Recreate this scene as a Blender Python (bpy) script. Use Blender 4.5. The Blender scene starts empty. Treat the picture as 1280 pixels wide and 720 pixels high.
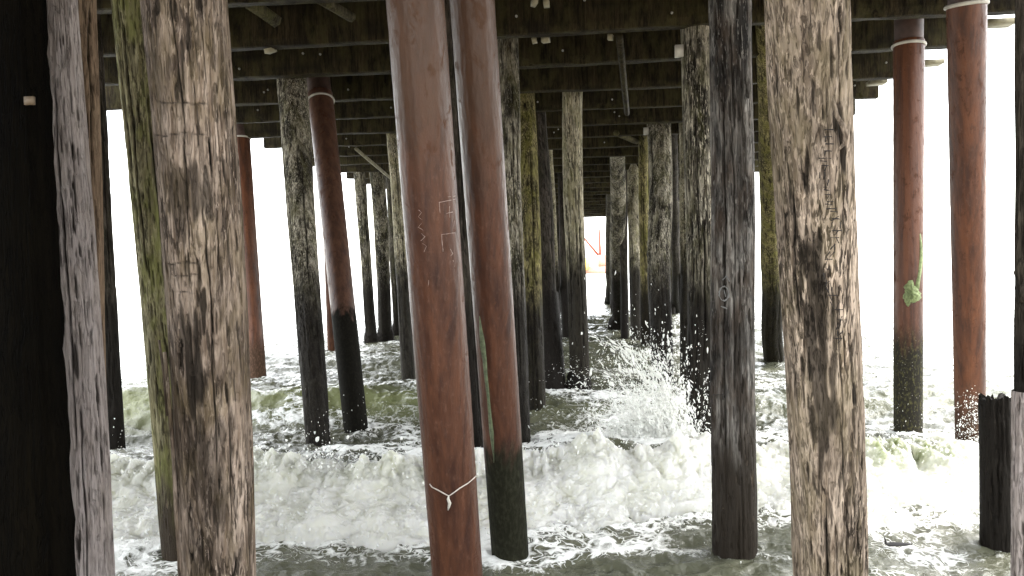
import bpy, math, random
import numpy as np
from mathutils import Vector, Matrix

random.seed(7)
rng = np.random.default_rng(11)
sc = bpy.context.scene
COL = sc.collection

# ------------------------------------------------------------------ camera
FPX, HCAM = 1000.0, 2.2
YAW, PITCH, ROLL = math.radians(6.0), math.radians(1.43), math.radians(1.05)
F0 = Vector((-math.sin(YAW), math.cos(YAW), 0))
R0 = Vector((math.cos(YAW), math.sin(YAW), 0))
U0 = Vector((0, 0, 1))
FW = F0 * math.cos(PITCH) - U0 * math.sin(PITCH)
UP = U0 * math.cos(PITCH) + F0 * math.sin(PITCH)
RT = R0 * math.cos(ROLL) - UP * math.sin(ROLL)
UPV = UP * math.cos(ROLL) + R0 * math.sin(ROLL)
CAM = Vector((0, 0, HCAM))
cam_d = bpy.data.cameras.new('camera')
cam = bpy.data.objects.new('camera', cam_d)
COL.objects.link(cam)
M = Matrix((RT, UPV, -FW)).transposed().to_4x4()
M.translation = CAM
cam.matrix_world = M
cam_d.sensor_width = 36
cam_d.lens = 36 * FPX / 1280
cam_d.clip_start = 0.05
cam_d.clip_end = 9000
sc.camera = cam


def ray(px, py):
    return FW + RT * ((px - 640) / FPX) - UPV * ((py - 360) / FPX)


def at_depth(px, py, Z):
    return CAM + ray(px, py) * Z


def at_z(px, py, z):
    d = ray(px, py)
    return CAM + d * ((z - HCAM) / d.z)


def depth(p):
    return (p - CAM).dot(FW)


def sd(s, d, z=0.0):            # lateral / forward metres from the camera foot
    return R0 * s + F0 * d + U0 * z


# ------------------------------------------------------------------ noise
_prng = np.random.default_rng(3)
_perm = np.concatenate([_prng.permutation(256)] * 3)
_g = _prng.normal(size=(256, 3))
_g /= np.linalg.norm(_g, axis=1)[:, None]


def pn(x, y, z):
    x, y, z = np.broadcast_arrays(np.asarray(x, float), np.asarray(y, float), np.asarray(z, float))
    xi, yi, zi = np.floor(x).astype(np.int64), np.floor(y).astype(np.int64), np.floor(z).astype(np.int64)
    xf, yf, zf = x - xi, y - yi, z - zi
    xi &= 255; yi &= 255; zi &= 255
    u, v, w = (t * t * t * (t * (t * 6 - 15) + 10) for t in (xf, yf, zf))
    out = 0
    for i in (0, 1):
        a = _perm[xi + i]
        wu = u if i else 1 - u
        for j in (0, 1):
            b = _perm[a + yi + j]
            wv = v if j else 1 - v
            for k in (0, 1):
                g = _g[_perm[b + zi + k]]
                ww = w if k else 1 - w
                out = out + wu * wv * ww * (g[..., 0] * (xf - i) + g[..., 1] * (yf - j) + g[..., 2] * (zf - k))
    return out * 1.6


def sstep(a, b, x):
    t = np.clip((x - a) / (b - a), 0, 1)
    return t * t * (3 - 2 * t)


# ------------------------------------------------------------------ mesh helpers
def link(name, me, mat=None, parent=None):
    o = bpy.data.objects.new(name, me)
    COL.objects.link(o)
    if mat is not None:
        me.materials.append(mat)
    if parent is not None:
        o.parent = parent
    return o


def fast_mesh(name, verts, faces, smooth=True, attrs=None):
    """verts (n,3) array; faces (m,4) or (m,3) int array"""
    me = bpy.data.meshes.new(name)
    verts = np.asarray(verts, np.float32)
    faces = np.asarray(faces, np.int32)
    k = faces.shape[1]
    me.vertices.add(len(verts))
    me.vertices.foreach_set('co', verts.ravel())
    me.loops.add(faces.size)
    me.loops.foreach_set('vertex_index', faces.ravel())
    me.polygons.add(len(faces))
    me.polygons.foreach_set('loop_start', np.arange(0, faces.size, k, dtype=np.int32))
    me.polygons.foreach_set('loop_total', np.full(len(faces), k, np.int32))
    if smooth:
        me.polygons.foreach_set('use_smooth', np.ones(len(faces), bool))
    me.update(calc_edges=True)
    for an, av in (attrs or {}).items():
        at = me.attributes.new(an, 'FLOAT', 'POINT')
        at.data.foreach_set('value', np.asarray(av, np.float32).ravel())
    me.validate()
    return me


def grid_faces(nr, nc, wrap=False):
    r = np.arange(nr - 1)[:, None]
    c = np.arange(nc if wrap else nc - 1)[None, :]
    c2 = (c + 1) % nc
    a = r * nc + c
    b = r * nc + c2
    return np.stack([a, b, b + nc, a + nc], -1).reshape(-1, 4)


def box_mesh(name, x0, x1, y0, y1, z0, z1):
    v = [(x, y, z) for z in (z0, z1) for y in (y0, y1) for x in (x0, x1)]
    f = [(0, 2, 3, 1), (4, 5, 7, 6), (0, 1, 5, 4), (2, 6, 7, 3), (0, 4, 6, 2), (1, 3, 7, 5)]
    return fast_mesh(name, v, f, smooth=False)


def tube_mesh(name, pts, rad, seg=8, rough=0.0):
    pts = [Vector(p) for p in pts]
    n = len(pts)
    rad = [rad] * n if not hasattr(rad, '__len__') else rad
    V = []
    e1 = None
    for i, p in enumerate(pts):
        t = (pts[min(i + 1, n - 1)] - pts[max(i - 1, 0)]).normalized()
        if e1 is None:
            e1 = t.cross(Vector((0.13, 0.97, 0.2))).normalized()
        e1 = (e1 - t * e1.dot(t)).normalized()
        e2 = t.cross(e1)
        for k in range(seg):
            a = 2 * math.pi * k / seg
            r = rad[i] * (1 + rough * (random.random() - .5))
            V.append(p + e1 * (r * math.cos(a)) + e2 * (r * math.sin(a)))
    Fq = grid_faces(n, seg, True)
    me = bpy.data.meshes.new(name)
    faces = [tuple(int(i) for i in f) for f in Fq] + [tuple(range(seg))[::-1], tuple(range((n - 1) * seg, n * seg))]
    me.from_pydata([tuple(v) for v in V], [], faces)
    for p in me.polygons:
        p.use_smooth = True
    me.update()
    return me


def tag(o, label=None, cat=None, group=None, kind=None):
    if label: o['label'] = label
    if cat: o['category'] = cat
    if group: o['group'] = group
    if kind: o['kind'] = kind
    return o


# ------------------------------------------------------------------ materials
class NT:
    def __init__(self, name):
        self.m = bpy.data.materials.new(name)
        self.m.use_nodes = True
        self.t = self.m.node_tree
        self.b = self.t.nodes['Principled BSDF']
        self.out = self.t.nodes['Material Output']

    def n(self, kind, **kw):
        nd = self.t.nodes.new(kind)
        for k, v in kw.items():
            setattr(nd, k, v)
        return nd

    def l(self, a, b):
        self.t.links.new(a, b)

    def coords(self, scale=(1, 1, 1)):
        tc = self.n('ShaderNodeTexCoord')
        mp = self.n('ShaderNodeMapping')
        mp.inputs['Scale'].default_value = scale
        self.l(tc.outputs['Object'], mp.inputs['Vector'])
        return mp.outputs['Vector']

    def noise(self, vec, scale, detail=4, rough=.55, dist=0.0):
        nd = self.n('ShaderNodeTexNoise')
        nd.inputs['Scale'].default_value = scale
        nd.inputs['Detail'].default_value = detail
        nd.inputs['Roughness'].default_value = rough
        nd.inputs['Distortion'].default_value = dist
        self.l(vec, nd.inputs['Vector'])
        return nd.outputs['Fac']

    def ramp(self, fac, stops, interp='LINEAR'):
        nd = self.n('ShaderNodeValToRGB')
        cr = nd.color_ramp
        cr.interpolation = interp
        while len(cr.elements) < len(stops):
            cr.elements.new(0.5)
        for e, (p, c) in zip(cr.elements, stops):
            e.position = p
            e.color = (c, c, c, 1) if not hasattr(c, '__len__') else (*c, 1)
        self.l(fac, nd.inputs['Fac'])
        return nd.outputs['Color']

    def mix(self, fac, a, b, mode='MIX'):
        nd = self.n('ShaderNodeMix', data_type='RGBA', blend_type=mode)
        for sock, val in ((nd.inputs[0], fac), (nd.inputs[6], a), (nd.inputs[7], b)):
            if hasattr(val, 'links') or hasattr(val, 'is_linked'):
                self.l(val, sock)
            elif hasattr(val, '__len__'):
                sock.default_value = (*val, 1)
            else:
                sock.default_value = val
        return nd.outputs[2]

    def math(self, op, a, b=0.0, clamp=False):
        nd = self.n('ShaderNodeMath', operation=op, use_clamp=clamp)
        for sock, val in ((nd.inputs[0], a), (nd.inputs[1], b)):
            if hasattr(val, 'is_linked'):
                self.l(val, sock)
            else:
                sock.default_value = val
        return nd.outputs[0]

    def attr(self, name):
        nd = self.n('ShaderNodeAttribute', attribute_name=name)
        return nd.outputs['Fac']

    def bump(self, h, strength=.4, dist=.01, normal=None):
        nd = self.n('ShaderNodeBump')
        nd.inputs['Strength'].default_value = strength
        nd.inputs['Distance'].default_value = dist
        self.l(h, nd.inputs['Height'])
        if normal is not None:
            self.l(normal, nd.inputs['Normal'])
        return nd.outputs['Normal']

    def height_mask(self, lo, hi, wob=.25):
        """1 below lo metres above the water, 0 above hi, edge broken by noise"""
        tc = self.n('ShaderNodeTexCoord')
        sx = self.n('ShaderNodeSeparateXYZ')
        self.l(tc.outputs['Object'], sx.inputs[0])
        nz = self.noise(self.coords((6, 6, 1.2)), 1.5, 5, .65)
        off = self.math('MULTIPLY', self.math('SUBTRACT', nz, .5), wob * 4)
        z = self.math('ADD', sx.outputs['Z'], off)
        mr = self.n('ShaderNodeMapRange', interpolation_type='SMOOTHSTEP')
        self.l(z, mr.inputs['Value'])
        mr.inputs['From Min'].default_value = lo
        mr.inputs['From Max'].default_value = hi
        mr.inputs['To Min'].default_value = 1
        mr.inputs['To Max'].default_value = 0
        return mr.outputs['Result']


def timber(name, pale, mid, dark, algae=(.12, .13, .03), algae_amt=.3, wet=(None, None), wetcol=(.0075, .006, .0045),
           patch=.5, rough=.8, spots=.5, k=.70):
    pale, mid, dark, algae = (tuple(x * k for x in t) for t in (pale, mid, dark, algae))
    m = NT(name)
    streak = m.noise(m.coords((16, 16, .9)), 1.6, 6, .62, .6)
    fine = m.noise(m.coords((60, 60, 5)), 1.5, 4, .6)
    big = m.noise(m.coords((3.2, 3.2, 1.0)), 1.3, 4, .6, .4)
    c = m.mix(m.ramp(streak, [(.36, 0), (.62, 1)]), mid, pale)
    c = m.mix(m.math('MULTIPLY', m.ramp(big, [(.42, 0), (.60, 1)]), patch), c, dark)
    c = m.mix(m.math('MULTIPLY', m.ramp(fine, [(.50, 0), (.68, 1)]), .55), c, dark)
    # small broken flakes of bare wood / dark pits
    fl = m.noise(m.coords((40, 40, 6)), 1.3, 4, .62, .9)
    zone = m.ramp(m.noise(m.coords((2.6, 2.6, .8)), 1.1, 3, .6), [(.38, .25), (.58, 1)])
    fk = m.math('MULTIPLY', m.ramp(fl, [(.49, 0), (.545, 1)]), m.math('MULTIPLY', zone, spots))
    c = m.mix(fk, c, tuple(x * .30 for x in dark))
    fp = m.noise(m.coords((58, 58, 8)), 1.2, 3, .6, .6)
    c = m.mix(m.math('MULTIPLY', m.ramp(fp, [(.57, 0), (.62, 1)]), m.math('MULTIPLY', zone, .75 * spots)), c, tuple(min(.78, x * 1.55) for x in pale))
    al = m.noise(m.coords((4, 4, 1.6)), 1.7, 5, .65)
    c = m.mix(m.math('MULTIPLY', m.ramp(al, [(.46, 0), (.62, 1)]), algae_amt), c, algae)
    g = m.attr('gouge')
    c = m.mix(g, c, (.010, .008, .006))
    if wet[0] is not None:
        hm = m.height_mask(wet[0], wet[1])
        wc = m.mix(m.ramp(fl, [(.60, 0), (.72, 1)]), wetcol, tuple(min(1, x * 4) for x in wetcol))
        c = m.mix(m.math('MULTIPLY', hm, .95), c, wc)
        rr = m.n('ShaderNodeMapRange')
        m.l(hm, rr.inputs['Value'])
        rr.inputs['To Min'].default_value = rough
        rr.inputs['To Max'].default_value = .6
        m.l(rr.outputs['Result'], m.b.inputs['Roughness'])
    else:
        m.b.inputs['Roughness'].default_value = rough
    m.l(c, m.b.inputs['Base Color'])
    h = m.math('ADD', m.math('MULTIPLY', streak, .6), m.math('MULTIPLY', fine, .5))
    h = m.math('SUBTRACT', h, m.math('MULTIPLY', m.ramp(fl, [(.54, 0), (.62, 1)]), .5))
    m.l(m.bump(h, .9, .016), m.b.inputs['Normal'])
    m.b.inputs['Specular IOR Level'].default_value = .08
    return m.m


def steel(name, base=(.076, .031, .0165), dull=(.028, .0115, .0075), low=None, lowcol=(.035, .024, .018), barn=False, top=None):
    m = NT(name)
    st = m.noise(m.coords((9, 9, .35)), 1.3, 5, .6, .3)
    fine = m.noise(m.coords((18, 18, 9)), 2.2, 5, .65)
    c = m.mix(m.ramp(st, [(.38, 0), (.66, 1)]), base, dull)
    c = m.mix(m.math('MULTIPLY', m.ramp(fine, [(.55, 0), (.75, 1)]), .3), c, (.16, .09, .06))
    pit = m.noise(m.coords((30, 30, 22)), 1.6, 3, .6)
    c = m.mix(m.math('MULTIPLY', m.ramp(pit, [(.66, 0), (.74, 1)]), .7), c, (.05, .02, .016))
    scab = m.noise(m.coords((4, 4, 2.2)), 2.6, 7, .72, .5)
    sk = m.ramp(scab, [(.56, 0), (.62, 1)])
    c = m.mix(m.math('MULTIPLY', sk, .75), c, m.mix(fine, (.022, .010, .008), (.10, .038, .016)))
    drip = m.noise(m.coords((26, 26, .8)), 1.2, 5, .65)
    c = m.mix(m.math('MULTIPLY', m.ramp(drip, [(.57, 0), (.66, 1)]), .5), c, (.028, .013, .010))
    r = m.mix(sk, m.ramp(fine, [(.3, .30), (.75, .52)]), (.75, .75, .75))
    if top:
        c = m.mix(m.height_mask(2.5, 3.4, .3), m.mix(.75, c, top), c)
    if low:
        hm = m.height_mask(low[0], low[1], .2)
        if barn:
            vo = m.n('ShaderNodeTexVoronoi')
            vo.inputs['Scale'].default_value = 42
            m.l(m.coords((1, 1, .75)), vo.inputs['Vector'])
            sp = m.noise(m.coords((1, 1, 1)), 30, 3, .6)
            k = m.math('MULTIPLY', m.ramp(vo.outputs['Distance'], [(.0, 1), (.22, 0)]), m.ramp(sp, [(.5, 0), (.6, 1)]))
            lc = m.mix(k, (.022, .020, .016), (.55, .53, .47))
            lc = m.mix(m.ramp(fine, [(.5, 0), (.7, 1)]), lc, (.09, .085, .035))
        else:
            lc = m.mix(m.ramp(fine, [(.45, 0), (.75, 1)]), lowcol, tuple(x * 2.6 for x in lowcol))
        c = m.mix(hm, c, lc)
        r = m.mix(hm, r, (.72, .72, .72))
        m.l(m.mix(hm, (.22, .22, .22), (.04, .04, .04)), m.b.inputs['Specular IOR Level'])
    m.l(c, m.b.inputs['Base Color'])
    m.l(r, m.b.inputs['Roughness'])
    m.b.inputs['Specular IOR Level'].default_value = .22
    m.l(m.bump(m.math('ADD', fine, m.math('SUBTRACT', m.math('MULTIPLY', st, .6), m.math('MULTIPLY', sk, .10))), .4, .008), m.b.inputs['Normal'])
    return m.m


def plain(name, col, rough=.7, var=.35, scale=8, bump=.3, metallic=0):
    m = NT(name)
    nz = m.noise(m.coords(), scale, 5, .6)
    c = m.mix(m.ramp(nz, [(.35, 0), (.68, 1)]), tuple(x * (1 - var) for x in col), tuple(min(1, x * (1 + var)) for x in col))
    m.l(c, m.b.inputs['Base Color'])
    m.b.inputs['Roughness'].default_value = rough
    m.b.inputs['Metallic'].default_value = metallic
    m.l(m.bump(nz, bump, .01), m.b.inputs['Normal'])
    return m.m


MAT = {}
MAT['front_left'] = timber('weathered_front_timber', (.42, .34, .275), (.19, .140, .102), (.050, .035, .024), (.15, .115, .055), .4, patch=.8, spots=.6)  # dark patches deepened to paint in the weak front light
MAT['front_right'] = timber('flaked_front_timber', (.46, .375, .295), (.19, .145, .105), (.034, .025, .018), (.17, .14, .075), .35, patch=.55, spots=.8, k=.82)
MAT['grey_edge'] = timber('silvered_timber', (.54, .48, .46), (.39, .335, .31), (.11, .09, .08), (.4, .34, .28), .2, patch=.2, spots=.25)
MAT['tan'] = timber('tan_timber', (.34, .24, .16), (.22, .15, .10), (.08, .055, .036), (.26, .2, .13), .2, patch=.3, spots=.3)
MAT['mossy'] = timber('mossy_timber', (.34, .31, .19), (.17, .15, .075), (.04, .034, .018), (.19, .20, .06), .7, (.2, .9), patch=.5, spots=.7, wetcol=(.03, .022, .016))
MAT['dark_pale'] = timber('black_timber_with_pale_flakes', (.58, .53, .42), (.11, .09, .06), (.010, .008, .006), (.12, .115, .03), .3, (1.5, 2.7), patch=.9, spots=.85)
MAT['black'] = timber('blackened_timber', (.12, .10, .08), (.035, .028, .022), (.008, .0066, .005), (.05, .05, .025), .3, (1.4, 2.4), patch=.7)
MAT['blue_black'] = timber('tarred_timber_with_grey_strips', (.34, .32, .29), (.055, .046, .039), (.008, .007, .0065), (.11, .08, .058), .45, (.6, 1.3), patch=.92, wetcol=(.018, .014, .010))
MAT['pale_top'] = timber('pale_topped_timber', (.66, .60, .45), (.36, .31, .20), (.030, .023, .015), (.25, .24, .09), .35, (1.9, 2.8), patch=.45, spots=.85)
MAT['yellow'] = timber('yellowed_timber', (.42, .36, .17), (.12, .10, .045), (.03, .025, .014), (.2, .19, .04), .5, (1.4, 2.3), patch=.7, spots=.7)
MAT['far'] = timber('far_dark_timber', (.20, .18, .14), (.045, .037, .027), (.008, .0065, .005), (.10, .10, .04), .3, (.7, 1.5), patch=.7)
MAT['rust'] = steel('rust_red_steel', top=(.058, .031, .0175))
MAT['rust_low'] = steel('rust_red_steel_with_dark_foot', low=(.75, 1.05), lowcol=(.011, .011, .007), top=(.058, .031, .0175))
MAT['rust_high'] = steel('rust_red_steel_dark_to_half', base=(.088, .044, .028), dull=(.042, .021, .015), low=(1.55, 1.75), lowcol=(.006, .0055, .004))
MAT['rust_bright'] = steel('bright_rust_red_steel', base=(.110, .041, .0185), dull=(.043, .018, .011), low=(.5, .9), lowcol=(.05, .03, .02))
MAT['rust_barn'] = steel('rust_red_steel_with_barnacles', base=(.110, .041, .0185), dull=(.043, .018, .011), low=(1.05, 1.5), barn=True)
MAT['beam'] = timber('creosoted_beam', (.075, .058, .030), (.019, .0145, .0078), (.006, .005, .003), (.075, .068, .027), .6, patch=.6, rough=.75, spots=.2)
MAT['plank'] = timber('deck_underside', (.17, .145, .09), (.06, .05, .029), (.016, .013, .009), (.16, .15, .05), .4, patch=.5)
MAT['palewood'] = plain('pale_cut_wood', (.20, .18, .115), .8, .3)
MAT['collar'] = plain('pale_grey_collar', (.42, .40, .35), .7, .2)
MAT['darkcap'] = plain('dark_cap_steel', (.06, .035, .028), .6)
MAT['chalk'] = plain('chalk_white', (.26, .20, .175), .9, .2)
MAT['carve'] = plain('carved_dark_line', (.012, .009, .007), .9, .2)
MAT['grey_paint'] = plain('faded_grey_paint', (.14, .14, .135), .9, .2)
MAT['string'] = plain('pale_string', (.36, .32, .28), .8, .2)
MAT['weed'] = plain('green_weed', (.17, .21, .085), .75, .35, 30, .6)
MAT['weed_dark'] = plain('dark_green_weed', (.085, .105, .055), .8, .4, 30, .6)
MAT['burr'] = plain('bare_burr_wood', (.33, .26, .19), .8, .3, 30, .6)
MAT['bolt'] = plain('galvanised_bolt', (.3, .29, .26), .5, .2, 20, .2)
MAT['drift'] = plain('black_driftwood', (.02, .018, .016), .6)

# black screen-frame strip, no wall of the pier
MAT['added_frame_strip'] = timber('added_black_frame_strip', (.016, .012, .006), (.006, .0045, .0024), (.0016, .0012, .0007), (.012, .009, .004), .4, patch=.6, spots=.3, k=.14)
MAT['added_frame_strip'].node_tree.nodes['Principled BSDF'].inputs['Specular IOR Level'].default_value = 0.02

# sand
m = NT('wet_sand')
nz = m.noise(m.coords(), 3, 8, .65)
m.l(m.ramp(nz, [(.3, (.16, .125, .085)), (.7, (.26, .21, .15))]), m.b.inputs['Base Color'])
m.b.inputs['Roughness'].default_value = .6
m.l(m.bump(m.noise(m.coords(), 60, 4), .3, .01), m.b.inputs['Normal'])
MAT['sand'] = m.m

# sea water with lacy foam
m = NT('green_grey_sea_water')
co = m.coords()
warp = m.noise(co, 1.6, 3, .6)
wv = m.n('ShaderNodeVectorMath', operation='ADD')
cmb = m.n('ShaderNodeCombineXYZ')
m.l(warp, cmb.inputs[0])
m.l(m.noise(m.coords((1.3, 1.1, 1)), 2.1, 3, .6), cmb.inputs[1])
m.l(co, wv.inputs[0]); m.l(cmb.outputs[0], wv.inputs[1])
vo = m.n('ShaderNodeTexVoronoi', feature='DISTANCE_TO_EDGE')
vo.inputs['Scale'].default_value = 3.2
m.l(wv.outputs[0], vo.inputs['Vector'])
vo2 = m.n('ShaderNodeTexVoronoi', feature='DISTANCE_TO_EDGE')
vo2.inputs['Scale'].default_value = 9.5
m.l(wv.outputs[0], vo2.inputs['Vector'])
fine = m.noise(co, 22, 5, .7)
lace = m.math('SUBTRACT', 1.0, m.math('MULTIPLY', m.math('MINIMUM', m.math('MULTIPLY', vo.outputs['Distance'], 1.2), m.math('MULTIPLY', vo2.outputs['Distance'], 2.6)), 4.0), True)
foam = m.attr('foam')  # foam, plus painted white glare on the open sea
val = m.math('ADD', m.math('MULTIPLY', foam, 1.35), m.math('MULTIPLY', m.math('SUBTRACT', lace, .6), .55))
val = m.math('ADD', val, m.math('MULTIPLY', m.math('SUBTRACT', fine, .5), .9))
fm = m.ramp(val, [(.48, 0), (.80, 1)])
big = m.noise(co, .6, 3, .5)
wc = m.mix(m.ramp(big, [(.35, 0), (.65, 1)]), (.066, .069, .049), (.105, .106, .070))
gr = m.attr('green')
wc = m.mix(gr, wc, (.17, .185, .085))
m.l(m.mix(fm, wc, (.80, .81, .78)), m.b.inputs['Base Color'])
m.l(m.ramp(fm, [(0, .13), (1, .8)]), m.b.inputs['Roughness'])
m.b.inputs['IOR'].default_value = 1.333
rip = m.noise(m.coords((1, 1.0, 1)), 16, 6, .62, .5)
rip2 = m.noise(co, 5, 4, .6, .6)
n1 = m.bump(rip2, .5, .07)
m.l(m.bump(m.math('ADD', rip, m.math('MULTIPLY', fm, .5)), .6, .03, n1), m.b.inputs['Normal'])
MAT['sea'] = m.m

# foam
m = NT('white_sea_foam')
nz = m.noise(m.coords(), 2.6, 6, .65)
fine = m.noise(m.coords((1, 1, .6)), 40, 5, .7)
gr = m.attr('green')
c = m.mix(m.ramp(nz, [(.46, 0), (.70, 1)]), (.93, .925, .865), (.85, .85, .745))
gk = m.math('MULTIPLY', gr, m.ramp(m.noise(m.coords((1, 1, .5)), 7, 6, .7), [(.36, 1), (.60, .25)]))
c = m.mix(gk, c, (.25, .29, .13))
m.l(c, m.b.inputs['Base Color'])
m.b.inputs['Roughness'].default_value = .75
m.b.inputs['Specular IOR Level'].default_value = .2
m.b.inputs['Subsurface Weight'].default_value = .8
m.b.inputs['Subsurface Radius'].default_value = (.16, .16, .14)
m.b.inputs['Subsurface Scale'].default_value = 1.0
m.l(m.bump(fine, .5, .015), m.b.inputs['Normal'])
tr = m.n('ShaderNodeBsdfTranslucent')
m.l(c, tr.inputs['Color'])
mx = m.n('ShaderNodeMixShader')
mx.inputs[0].default_value = .42
m.l(m.b.outputs[0], mx.inputs[1]); m.l(tr.outputs[0], mx.inputs[2])
m.l(mx.outputs[0], m.out.inputs['Surface'])
MAT['foam'] = m.m

m = NT('white_water_drops')
nz = m.noise(m.coords(), 30, 3, .6)
c = m.mix(nz, (.95, .95, .925), (.88, .885, .85))
m.l(c, m.b.inputs['Base Color'])
m.b.inputs['Roughness'].default_value = .4
tr = m.n('ShaderNodeBsdfTranslucent')
m.l(c, tr.inputs['Color'])
mx = m.n('ShaderNodeMixShader')
mx.inputs[0].default_value = .5
m.l(m.b.outputs[0], mx.inputs[1]); m.l(tr.outputs[0], mx.inputs[2])
m.l(mx.outputs[0], m.out.inputs['Surface'])
MAT['drops'] = m.m

# ------------------------------------------------------------------ piles
ZBEAM, ZDECK = 5.05, 5.55
PILES = {}


def pile_frame(B, T):
    a = (T - B).normalized()
    e1 = a.cross(Vector((0, 1, 0))).normalized()     # roughly x
    e1 = (e1 - a * e1.dot(a)).normalized()
    if e1.x < 0: e1 = -e1
    e2 = a.cross(e1)
    if e2.y > 0: e2 = -e2                            # e2 towards the camera
    return a, e1, e2


def pile_geo(B, T, rb, rt, kind, nz, seg, seed, cuts=(), stains=(), cracks=(), ztop=5.52, zbot=-1.5, jag=0.0):  # stains: dark rot patches, on FL also painted shade
    """vertices relative to B. angle 0 = right, 90 deg = towards camera"""
    a, e1, e2 = pile_frame(B, T)
    L = (T - B).length
    l0 = (zbot - B.z) / a.z
    l1 = (ztop - B.z) / a.z
    l = np.linspace(l0, l1, nz)[:, None]
    th = np.linspace(0, 2 * math.pi, seg, endpoint=False)[None, :]
    r = rb + (rt - rb) * np.clip(l / L, -.4, 1.6)
    c, s = np.cos(th), np.sin(th)
    sx = seed * 13.7
    if kind == 'wood':
        C, S, Lb = np.broadcast_arrays(c, s, l)
        disp = .06 * r * pn(C * .9 + sx, S * .9, Lb * .35)
        disp = disp + .05 * r * pn(C * 2.2 + sx, S * 2.2 + 5, Lb * .5)
        bendx = .25 * r * pn(sx + 3, 1.5, l * .45)
        bendy = .25 * r * pn(sx + 9, 7.5, l * .45)
        fl = pn(C * 5 + sx, S * 5, Lb * .9)
        disp = disp + .0035 * (1 - 2 * np.abs(fl))
        fl2 = pn(C * 13 + sx, S * 13, Lb * 2.6)
        disp = disp + .0035 * fl2
        g1 = pn(C * 5.2 + sx + 40, S * 5.2, Lb * 3.6)
        g1b = pn(C * 9 + sx + 20, S * 9, Lb * 7)
        gm = sstep(.50, .62, g1 + .35 * g1b)
        fis = pn(C * 2.6 + sx + 70, S * 2.6, Lb * .30 + .1 * g1b)
        fm = (1 - sstep(.008, .028, np.abs(fis))) * sstep(-.2, .2, pn(C * 1.5 + sx, S * 1.5, Lb * .8 + 30))
        g2 = pn(C * 11 + sx + 11, S * 11, Lb * 5)
        gm2 = sstep(.42, .52, g2)
        disp = disp - .011 * gm - .012 * fm - .006 * gm2
        go = np.clip(gm * .85 + fm * .95 + gm2 * .75, 0, 1)
    else:
        C, S, Lb = np.broadcast_arrays(c, s, l)
        disp = .012 * r * pn(C * 1.5 + sx, S * 1.5, Lb * .8) + .002 * pn(C * 8 + sx, S * 8, Lb * 9)
        bendx = bendy = np.zeros_like(l)
        go = np.zeros_like(C)
    for (lc, t0, t1, w, dep) in cuts:                # saw cuts across the pile: height, angles, width, depth
        tt = np.degrees(th)
        wob = .012 * pn(C * 2 + lc * 9, S * 2, 0 * Lb)
        k = np.exp(-((Lb - lc - wob) / w) ** 2) * sstep(t0 - 6, t0 + 6, tt) * (1 - sstep(t1 - 6, t1 + 6, tt))
        disp = disp - dep * k
        go = np.maximum(go, np.clip(k * .75, 0, 1))
    for (lc, tc, hl, ht, st) in stains:              # irregular dark patches: rot, and painted mid-face shade on FL
        d = ((Lb - lc) / hl) ** 2 + (((np.degrees(th) - tc + 180) % 360 - 180) / ht) ** 2
        k = sstep(1.1, .35, d + 1.1 * pn(C * 9 + lc * 3, S * 9, Lb * 5)) * st if False else st * (1 - sstep(.35, 1.1, d + 1.0 * pn(C * 7 + lc * 3, S * 7, Lb * 5)))
        disp = disp - .006 * k
        go = np.maximum(go, k)
    for (la, lb_, tc, w, dep) in cracks:             # long splits down the grain
        wob = 5 * pn(Lb * 2.2 + tc, 3.3, 0 * C) + 1.5 * pn(Lb * 9 + tc, 1.3, 0 * C)
        ww = w * (.5 + .7 * np.abs(pn(Lb * 3 + tc, 8.3, 0 * C)) * 2)
        k = np.exp(-(((np.degrees(th) - tc - wob + 180) % 360 - 180) / ww) ** 2) * sstep(la, la + .1, Lb) * (1 - sstep(lb_ - .1, lb_, Lb))
        disp = disp - dep * k
        go = np.maximum(go, np.clip(k * 1.2, 0, 1))
    R = r + disp
    Lj = Lb
    if jag:
        tj = np.clip((Lb - (l1 - .35)) / .35, 0, 1)
        top = pn(C * 2.3 + sx, S * 2.3, 0 * Lb) * .7 + pn(C * 6 + sx, S * 6, 0 * Lb) * .5
        Lj = Lb + tj * jag * np.sign(top) * np.abs(top) ** .6
    av, e1v, e2v = (np.array(v) for v in (a, e1, e2))
    P = Lj[..., None] * av + (R * C + bendx)[..., None] * e1v + (R * S + bendy)[..., None] * e2v
    V = P.reshape(-1, 3)
    Fq = grid_faces(nz, seg, True)
    # cap
    topc = P[-1].mean(0)
    if jag: topc = topc - av * jag * .6
    V = np.vstack([V, topc[None]])
    i0 = (nz - 1) * seg
    capi = len(V) - 1
    k = np.arange(seg)
    cap = np.stack([i0 + k, i0 + (k + 1) % seg, np.full(seg, capi), np.full(seg, capi)], 1)
    go = np.append(go.reshape(-1), .3)
    return V, Fq, cap, go, (a, e1, e2)


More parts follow.
